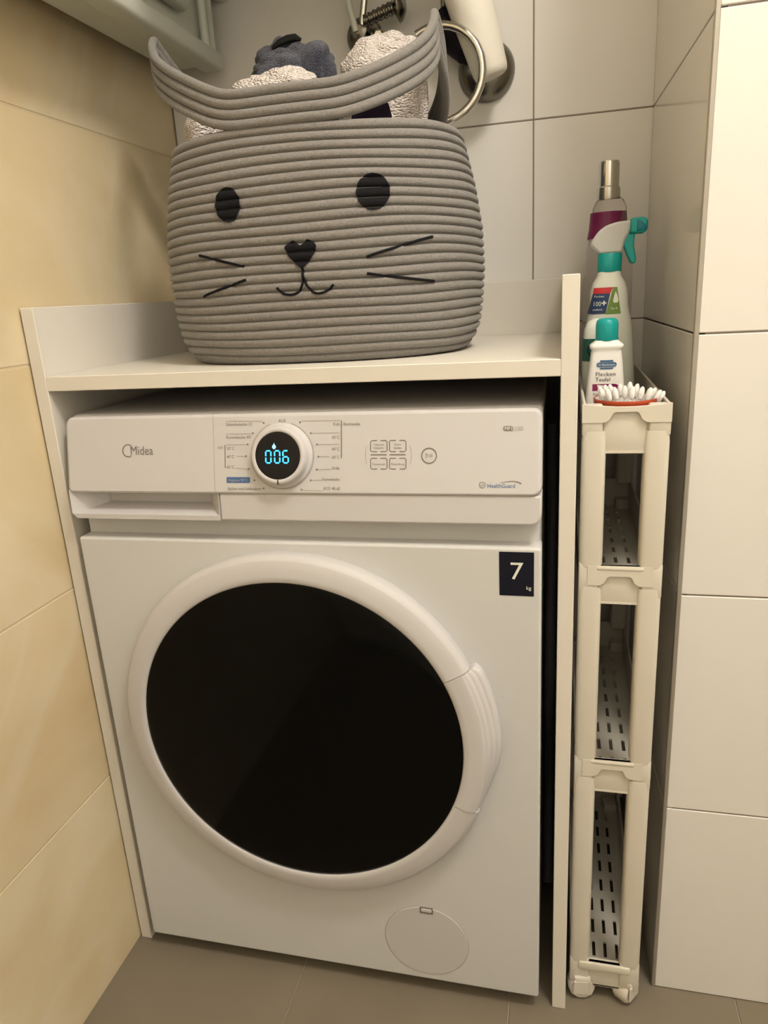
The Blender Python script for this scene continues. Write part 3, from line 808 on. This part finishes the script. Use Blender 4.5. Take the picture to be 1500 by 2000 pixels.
for (x0, x1) in ((RX0, RX0 + 0.026), (RX1 - 0.026, RX1)):
    rk.part('corner_sleeve', box(x0, x1, RY0 + 0.001, RY0 + 0.026, 0.030, 0.076, 0.003, 2), RACK, True, ang=0.6)
def caster(x, y, turn):
    M = Matrix.Translation((x, y, 0)) @ Matrix.Rotation(turn, 4, 'Z')
    wheel = lathe([(0.006, -0.011), (0.0165, -0.011), (0.0185, -0.008), (0.0185, 0.008), (0.0165, 0.011), (0.006, 0.011)], 10, M @ Matrix.Translation((0, 0, 0.0185)) @ Matrix.Rotation(pi / 2, 4, 'X'))
    fork = xform(join(box(-0.012, 0.012, -0.0145, 0.0145, 0.030, 0.042, 0.004, 2), box(-0.013, 0.009, -0.0150, -0.0120, 0.012, 0.036, 0.002, 1), box(-0.013, 0.009, 0.0120, 0.0150, 0.012, 0.036, 0.002, 1)), M)
    f = rk.part('caster', fork, RACK, True, ang=0.6)
    rk.part('wheel', wheel, RACK, True, f, ang=0.6)
caster(0.6525, 0.042, 0.15); caster(0.7135, 0.046, 0.95); caster(0.6525, 0.41, 0.2); caster(0.7125, 0.41, 0.1)

# ------------------------------------------------------------------ things standing in the top tray
TZ = RIM[0] - DEP[0] + 0.0003
# cotton swab tub
JX, JY, JR = 0.6845, 0.0815, 0.0345
jt = Thing('swab_tub', (JX, JY, TZ), 'small orange-red tub full of cotton swabs at the front of the rack', 'tub')
jt.part('tub', lathe([(JR - 0.002, 0.0500), (JR - 0.0005, 0.0515), (JR, 0.0505), (JR, 0.0465), (JR - 0.0015, 0.0440), (JR - 0.002, 0.0), (0.002, 0.0)], 40, Matrix.Translation((JX, JY, TZ)), cap=False), ORNG, True)
jt.part('liner', lathe([(0.002, 0.003), (JR - 0.004, 0.003), (JR - 0.0025, 0.0500), (JR - 0.0018, 0.0506)], 40, Matrix.Translation((JX, JY, TZ)), cap=False), COTTON, True)
random.seed(11)
swabs = [(-0.024, -0.008, -0.22, 0.05, 0.058), (-0.019, -0.014, -0.28, 0.02, 0.062), (-0.013, -0.018, -0.24, -0.05, 0.064), (-0.006, -0.020, -0.18, 0.04, 0.060),
         (-0.010, -0.008, -0.20, 0.02, 0.065), (0.0045, -0.006, 0.02, 0.02, 0.069), (0.004, -0.020, 0.06, 0.0, 0.055), (0.010, -0.018, 0.20, 0.03, 0.060), (0.014, -0.010, 0.34, 0.02, 0.066),
         (0.016, -0.016, 0.30, -0.05, 0.057), (0.021, -0.008, 0.46, 0.0, 0.062), (0.023, -0.006, 0.52, 0.0, 0.060), (-0.016, 0.004, -0.1, 0.02, 0.058), (-0.004, 0.006, -0.05, 0.03, 0.060),
         (0.006, 0.010, 0.2, 0.03, 0.060), (-0.022, 0.002, -0.12, 0.0, 0.055), (0.008, -0.004, 0.12, 0.0, 0.058), (0.000, -0.014, -0.04, 0.0, 0.054), (0.018, 0.000, 0.40, 0.0, 0.064), (-0.014, -0.012, -0.12, 0.0, 0.055)]
SWM = None
sp = Thing('cotton_swab', (JX, JY, TZ + 0.004), 'white cotton swab standing in the orange-red tub', 'cotton swab', 'cotton swabs in the tub')
def swab_parts(t):
    st = obj('stick', *lathe([(0.0011, 0.004), (0.0011, 0.057)], 8), COTTON, t, True)
    tips = []
    for z0 in (0.0, 0.047):
        tips.append(obj('cotton_tip', *lathe([(0.0006, z0), (0.0026, z0 + 0.0015), (0.0034, z0 + 0.006), (0.0028, z0 + 0.012), (0.0012, z0 + 0.015)], 10), COTTON, t, True))
    return [st] + tips
pp = swab_parts(sp.o)
for i, (dx, dy, ax, ay, ln) in enumerate(swabs):
    if i == 0: r = sp.o
    else:
        r = sp.o.copy(); C.objects.link(r)
        for p in pp:
            c = p.copy(); C.objects.link(c); c.parent = r
    top = ln - 0.066
    r.rotation_euler = (-ay, ax, 0)
    r.location = (JX + dx * 0.75 - 0.035 * sin(ax) * 0.4, JY + dy * 0.9, TZ + 0.004 + max(0, top))
# stain remover bottle
SX, SY = 0.6660, 0.1450
st = Thing('stain_bottle', (SX, SY, TZ), 'white stain remover bottle with a teal cap behind the cotton swabs', 'bottle')
secs = [(TZ, .0225, .0130), (TZ + .003, .0240, .0145), (TZ + .010, .0243, .0148), (TZ + .040, .0232, .0145), (TZ + .080, .0195, .0138), (TZ + .096, .0178, .0132), (TZ + .100, .0172, .0125), (TZ + .1025, .0195, .0140), (TZ + .1055, .0195, .0140), (TZ + .107, .0180, .0125), (TZ + .111, .0125, .0115)]
st_b = st.part('bottle_body', loft([(z, SX, SY, a, b, 5.0) for z, a, b in secs], 48), BOTW, True, ang=0.9)
st.part('cap', lathe([(.0125, .1105), (.0130, .1115), (.0130, .129), (.0120, .1335), (.0095, .136), (.004, .1365)], 32, Matrix.Translation((SX, SY, TZ))), TEAL, True)
def sfn(u, v, off=0.0):
    for i in range(len(secs) - 1):
        if secs[i][0] - TZ <= v <= secs[i + 1][0] - TZ or i == len(secs) - 2:
            f = (v - secs[i][0] + TZ) / (secs[i + 1][0] - secs[i][0]); a = secs[i][1] + f * (secs[i + 1][1] - secs[i][1]); b = secs[i][2] + f * (secs[i + 1][2] - secs[i][2]); break
    return (SX + u, SY - (b + off) * max(0, 1 - min(1, abs(u / a)) ** 5.0) ** 0.2, TZ + v)
st.part('brand_badge', join(plate(-.0115, .0115, .0805, .0860, .0027, sfn, .0004, 0, 4, .0006), plate(-.0075, .0075, .0865, .0885, .0004, sfn, .0004, 0, 2, .0006), plate(-.0075, .0075, .0780, .0798, .0004, sfn, .0004, 0, 2, .0006)), BLUL, False, st_b)
st.part('badge_lettering', text_vf('Dr.Beckmann', .0036, sfn, .0009, 0, .0821, 'CENTER', fit=.0195), WHITEINK, False, st_b)
st.part('label_lettering', join(text_vf('Flecken', .0066, sfn, .0005, -.0125, .0700, 'LEFT', fit=.0225), text_vf('Teufel', .0066, sfn, .0005, -.0125, .0637, 'LEFT', fit=.0170)), TEXTD, False, st_b)
def fan(pts): return poly_sheet(pts, sfn, .0006, .0004)
st.part('label_swoosh', plate(-.0155, .0165, .0525, .0605, (0, 0, .0075, 0), sfn, .0004, 0, 6, .0006), BURG, False, st_b)
st.part('label_small_lettering', join(text_vf('Fett', .0040, sfn, .0005, -.0145, .0470, 'LEFT'), text_vf('Öl', .0040, sfn, .0005, -.0145, .0425, 'LEFT'), stroke([(.006, .0485), (.009, .0460), (.013, .0480)], .0012, sfn, .0005)), TEXTD, False, st_b)
# green-labelled bottle, half hidden behind the cabinet side
GX, GY = 0.6610, 0.1950
gb = Thing('refill_bottle', (GX, GY, TZ), 'pale bottle with a dark green label, half hidden behind the cabinet panel', 'bottle')
gs = [(0, .0190, .0150), (.003, .0212, .0170), (.070, .0215, .0172), (.105, .0212, .0170), (.122, .0195, .0160), (.131, .0150, .0130), (.1345, .0080, .0080)]
g_b = gb.part('bottle_body', loft([(TZ + z, GX, GY, a, b, 3.2) for z, a, b in gs], 36), MILK, True, ang=0.9)
gb.part('green_band', loft([(TZ + z, GX, GY, .0217, .0174, 3.2) for z in (.083, .084, .110, .1105)], 36, False), GRND, True, g_b)
gb.part('red_band', loft([(TZ + z, GX, GY, .0218, .0175, 3.2) for z in (.006, .007, .036, .037)], 36, False), BURG, True, g_b)
gfn = lambda u, v, off=0.0: (GX + u, GY - (.0176 + off) * max(0, 1 - min(1, abs(u / .0218)) ** 3.2) ** (1 / 3.2), TZ + v)
gb.part('label_ring', ring_sheet(-.010, .097, .0045, .0062, gfn, .0006, sy=1.2), BLACK, False, g_b)
# trigger spray bottle
PX, PY = 0.6730, 0.2600
sb_ = Thing('spray_bottle', (PX, PY, TZ), 'milky trigger spray bottle with a teal nozzle and collar', 'spray bottle')
ps = [(0, .0310, .0230), (.004, .0335, .0255), (.05, .0332, .0252), (.095, .0315, .0238), (.125, .0292, .0225), (.138, .0262, .0212), (.148, .0245, .0205), (.165, .0235, .0200), (.176, .0205, .0185), (.184, .0155, .0150), (.190, .0140, .0140)]
p_b = sb_.part('bottle_body', loft([(TZ + z, PX + .0045 * max(0, 1 - z / .17), PY, a, b, 2.8) for z, a, b in ps], 48), MILK, True, ang=0.9)
def pfn(u, v, off=0.0):
    for i in range(len(ps) - 1):
        if ps[i][0] <= v <= ps[i + 1][0] or i == len(ps) - 2:
            f = (v - ps[i][0]) / (ps[i + 1][0] - ps[i][0]); a = ps[i][1] + f * (ps[i + 1][1] - ps[i][1]); b = ps[i][2] + f * (ps[i + 1][2] - ps[i][2]); break
    return (PX + u, PY - (b + off) * max(0, 1 - min(1, abs(u / a)) ** 2.8) ** (1 / 2.8), TZ + v)
def pgrid(x0, x1, y0, y1, off, n=10, top=None):
    V, F = [], []
    for j in range(n + 1):
        v = y0 + (y1 - y0) * j / n; f = j / n
        xa, xb = (x0[0] + f * (x0[1] - x0[0]), x1[0] + f * (x1[1] - x1[0]))
        for i in range(n + 1): V.append(pfn(xa + (xb - xa) * i / n, v, off))
    for j in range(n):
        for i in range(n): F.append((j * (n + 1) + i, j * (n + 1) + i + 1, (j + 1) * (n + 1) + i + 1, (j + 1) * (n + 1) + i))
    return V, F
sb_.part('blue_label', pgrid((-.0265, -.0205), (-.004, .001), .138, .163, .0006), NAVL, False, p_b)
sb_.part('red_strip', pgrid((-.0205, -.0195), (.001, .0045), .163, .1705, .0006), RED, False, p_b)
sb_.part('green_label', pgrid((-.004, .0045), (.0150, .0095), .137, .1705, .0005), GRNL, False, p_b)
sb_.part('label_lettering', join(text_vf('100', .0085, pfn, .0010, -.0205, .1475, 'LEFT', fit=.0090), stroke([(-.0095, .1512), (-.0035, .1512)], .0016, pfn, .0010), stroke([(-.0065, .1542), (-.0065, .1482)], .0016, pfn, .0010),
         text_vf('Flecken', .0036, pfn, .0010, -.0190, .1585, 'LEFT', fit=.0120), text_vf('entfernt', .0036, pfn, .0010, -.0205, .1420, 'LEFT', fit=.0120)), WHITEINK, False, p_b)
fl2 = [(.0055, .1510), (.0105, .1510), (.0115, .1540), (.0100, .1600), (.0078, .1655), (.0062, .1605), (.0048, .1540)]
sb_.part('label_symbol', join(poly_sheet(fl2, pfn, .0010, .0002), text_vf('Typ A', .0034, pfn, .0010, .0060, .1430, 'CENTER', fit=.009)), WHITEINK, False, p_b)
sb_.part('collar', lathe([(.0150, .1895), (.0155, .1905), (.0155, .2110), (.0145, .2125)], 32, Matrix.Translation((PX, PY, TZ))), TEAL, True)
def extr(pts, y0, y1, bev=0.002):
    bm = bmesh.new()
    vs_ = [bm.verts.new((u, y0, v)) for u, v in pts]
    f = bm.faces.new(vs_)
    r = bmesh.ops.extrude_face_region(bm, geom=[f])
    for e in r['geom']:
        if isinstance(e, bmesh.types.BMVert): e.co.y = y1
    bmesh.ops.recalc_face_normals(bm, faces=bm.faces)
    if bev: bmesh.ops.bevel(bm, geom=list(bm.edges), offset=bev, segments=2, profile=0.5, affect='EDGES', clamp_overlap=True)
    vf = bm_vf(bm); bm.free(); return vf
hz = TZ
head = [(PX - .0135, hz + .2120), (PX + .0145, hz + .2120), (PX + .0185, hz + .2290), (PX + .0230, hz + .2350), (PX + .0250, hz + .2510), (PX + .0080, hz + .2500), (PX - .0060, hz + .2465), (PX - .0155, hz + .2400), (PX - .0235, hz + .2290), (PX - .0245, hz + .2230)]
sb_.part('spray_head', extr(head, PY - .0105, PY + .0105, .003), MILKC, True, ang=0.8)
noz = [(PX + .0235, hz + .2350), (PX + .0400, hz + .2340), (PX + .0445, hz + .2380), (PX + .0445, hz + .2500), (PX + .0400, hz + .2535), (PX + .0235, hz + .2530)]
nzp = sb_.part('nozzle', extr(noz, PY - .0115, PY + .0115, .0025), TEAL, True, ang=0.8)
sb_.part('nozzle_tip', extr([(PX + .0315, hz + .2365), (PX + .0435, hz + .2385), (PX + .0420, hz + .2440), (PX + .0320, hz + .2515)], PY - .0130, PY + .0100, .001), TEALD, True, nzp, ang=0.8)
trg = [(PX + .0130, hz + .2290), (PX + .0190, hz + .2350), (PX + .0300, hz + .2355), (PX + .0290, hz + .2200), (PX + .0325, hz + .2040), (PX + .0315, hz + .1980), (PX + .0260, hz + .1985), (PX + .0200, hz + .2110)]
sb_.part('trigger', extr(trg, PY - .0075, PY + .0075, .0018), TEAL, True, ang=0.8)
# tall clear bottle at the back
QX, QY = 0.6765, 0.3600
cb = Thing('clear_bottle', (QX, QY, TZ), 'tall clear bottle with a magenta label and chrome cap at the back', 'bottle')
qs = [(0, .0320, 2.6), (.004, .0335, 2.6), (.170, .0340, 2.6), (.195, .0335, 2.6), (.222, .0300, 2.3), (.237, .0266, 2.1), (.262, .0240, 2.0), (.276, .0228, 2.0), (.286, .0185, 2.0), (.290, .0135, 2.0)]
c_b = cb.part('bottle_body', loft([(TZ + z, QX, QY, a, a * .86, n) for z, a, n in qs], 40), CLEAR, True, ang=0.9)
cb.part('magenta_label', loft([(TZ + z, QX - .002, QY - .001, a, a * .86, n) for z, a, n in ((.2360, .0272, 2.1), (.2365, .0276, 2.1), (.2480, .0256, 2.1), (.2600, .0246, 2.0), (.2705, .0240, 2.0))], 40, False), MAG, True, c_b)
cb.part('spray_pump', lathe([(.0150, .286), (.0160, .290), (.0155, .302), (.0138, .304), (.0138, .332), (.0128, .336), (.004, .3362)], 32, Matrix.Translation((QX - .002, QY, TZ))), CHROME, True, ang=0.6)
cb.part('pump_hole', lathe([(.0030, .3360), (.0030, .3366)], 16, Matrix.Translation((QX - .002, QY - .002, TZ))), BLACK)

# ------------------------------------------------------------------ radiator on the left wall
rd = Thing('radiator', (0.03, 0.15, 1.33), 'white wall radiator high on the marble wall, seen from below', 'radiator')
rd.part('panel', box(XL + 0.030, 0.062, -0.35, 0.430, 1.330, 1.95, 0.006, 2), RADW)
rd.part('bottom_rail', box(0.045, 0.082, -0.36, 0.445, 1.325, 1.352, 0.007, 3), RADW, True, ang=0.6)
for k in range(3):
    z = 1.388 + 0.085 * k
    rd.part('tube', tube([(0.074, -0.36, z), (0.074, 0.10, z), (0.074, 0.335, z), (0.074, 0.345, z)], [0.013, 0.013, 0.013, 0.006], 14), RADW, True)
for (y, x) in ((0.400, 0.075), (0.432, 0.070)):
    rd.part('riser_pipe', tube([(x, y, 1.345), (x, y, 1.95)], 0.0065, 12), RADW, True)
for y in (-0.25, 0.36):
    rd.part('bracket', box(XL - 0.0005, XL + 0.034, y - 0.015, y + 0.015, 1.40, 1.44, 0.002, 1), RADW)
single('thermostat_knob', lathe([(0.010, 0), (0.018, 0.004), (0.019, 0.030), (0.014, 0.036)], 24, Matrix.Translation((0.078, 0.4745, 1.447)) @ Matrix.Rotation(pi / 2, 4, 'X')), PIPEW, (0.078, 0.4745, 1.447), 'small round white valve on the back wall beside the radiator', 'valve', smooth=True)

# ------------------------------------------------------------------ taps on the back wall
def lathe_y(prof, x, z, y=YB, N=36):      # rotation about -y, h measured out of the back wall
    return lathe(prof, N, Matrix.Translation((x, y, z)) @ Matrix(((1, 0, 0), (0, 0, -1), (0, 1, 0))).to_4x4())
tp = Thing('shower_holder', (0.497, YB, 1.287), 'chrome wall fitting holding a white hand piece and a looped chrome hose', 'wall fitting')
tp.part('escutcheon', lathe_y([(0.0425, 0.0), (0.0430, 0.004), (0.0405, 0.012), (0.0330, 0.020), (0.0180, 0.026), (0.010, 0.027)], 0.497, 1.284), DCHROME, True, ang=0.9)
axis0, axis1 = Vector((0.5100, 0.418, 1.262)), Vector((0.455, 0.405, 1.440))
hp_ = [axis0 + (axis1 - axis0) * f for f in (0, 0.015, 0.05, 0.5, 1.0)]
tp.part('hand_piece', tube(hp_, [0.0200, 0.0235, 0.0255, 0.0320, 0.0350], 28), PIPEW, True, ang=0.7, label='tapered ivory plastic hand piece')
tp.part('black_joint', tube([(0.430, 0.44, 1.352), (0.455, 0.44, 1.322), (0.472, 0.43, 1.300)], [0.024, 0.022, 0.016], 18), RUBBER, True)
hose = []
for i in range(49):
    t = math.radians(118 - 205 * i / 48)
    hose.append((0.4360 + 0.0640 * cos(t), 0.392 - 0.02 * i / 48, 1.2640 + 0.0640 * sin(t)))
tp.part('hose', tube(hose, [0.0058 + (0.0004 if i % 4 == 0 else 0) for i in range(49)], 12), CHROME, True)
tp.part('top_elbow', tube([(0.447, 0.44, 1.352), (0.447, 0.43, 1.375), (0.440, 0.41, 1.40), (0.436, 0.40, 1.44)], [0.013, 0.012, 0.011, 0.011], 16), CHROME, True)
tq = Thing('wall_tap', (0.312, YB, 1.350), 'dark chrome wall tap with ribbed handle behind the basket', 'tap')
tq.part('escutcheon', lathe_y([(0.0280, 0.0), (0.0285, 0.004), (0.0250, 0.014), (0.0140, 0.020), (0.012, 0.040), (0.006, 0.042)], 0.310, 1.352), DCHROME, True, ang=0.9)
tq.part('riser_pipe', tube([(0.314, 0.440, 1.345), (0.316, 0.438, 1.365), (0.332, 0.432, 1.44)], 0.0052, 12), CHROME, True)
tq.part('riser_pipe', tube([(0.306, 0.435, 1.350), (0.300, 0.430, 1.375), (0.292, 0.425, 1.44)], 0.0050, 12), RADW, True)
rp = [(0.320 + 0.046 * i / 24, 0.436, 1.362 + 0.012 * i / 24) for i in range(25)]
tq.part('ribbed_handle', tube(rp, [0.0070 + (0.0016 if i % 4 < 2 else 0) + 0.0018 * i / 24 for i in range(25)], 14), DCHROME, True, ang=0.5)
tq.part('flange', lathe([(0.006, -0.002), (0.010, 0.0), (0.021, 0.006), (0.019, 0.010), (0.008, 0.016)], 24, Matrix.Translation((0.367, 0.436, 1.374)) @ Matrix.Rotation(pi / 2, 4, 'Y')), DCHROME, True)
tq.part('nut', lathe_y([(0.010, 0.0), (0.010, 0.030), (0.007, 0.033)], 0.338, 1.343, N=6), CHROME)

# ------------------------------------------------------------------ water heater above the taps (above the frame; its shade falls on the back wall)
wh = Thing('water_heater', (0.312, 0.258, 1.48), 'white cylindrical water heater hung on the back wall above the taps', 'water heater')
wh.part('tank', lathe([(0.05, -0.02), (0.185, -0.008), (0.214, 0.02), (0.214, 0.62), (0.18, 0.655), (0.05, 0.67)], 48, Matrix.Translation((0.312, 0.258, 1.48))), PIPEW, True)
wh.part('bracket', box(0.18, 0.42, 0.45, 0.4745, 1.95, 2.0, 0.002, 1), PIPEW)
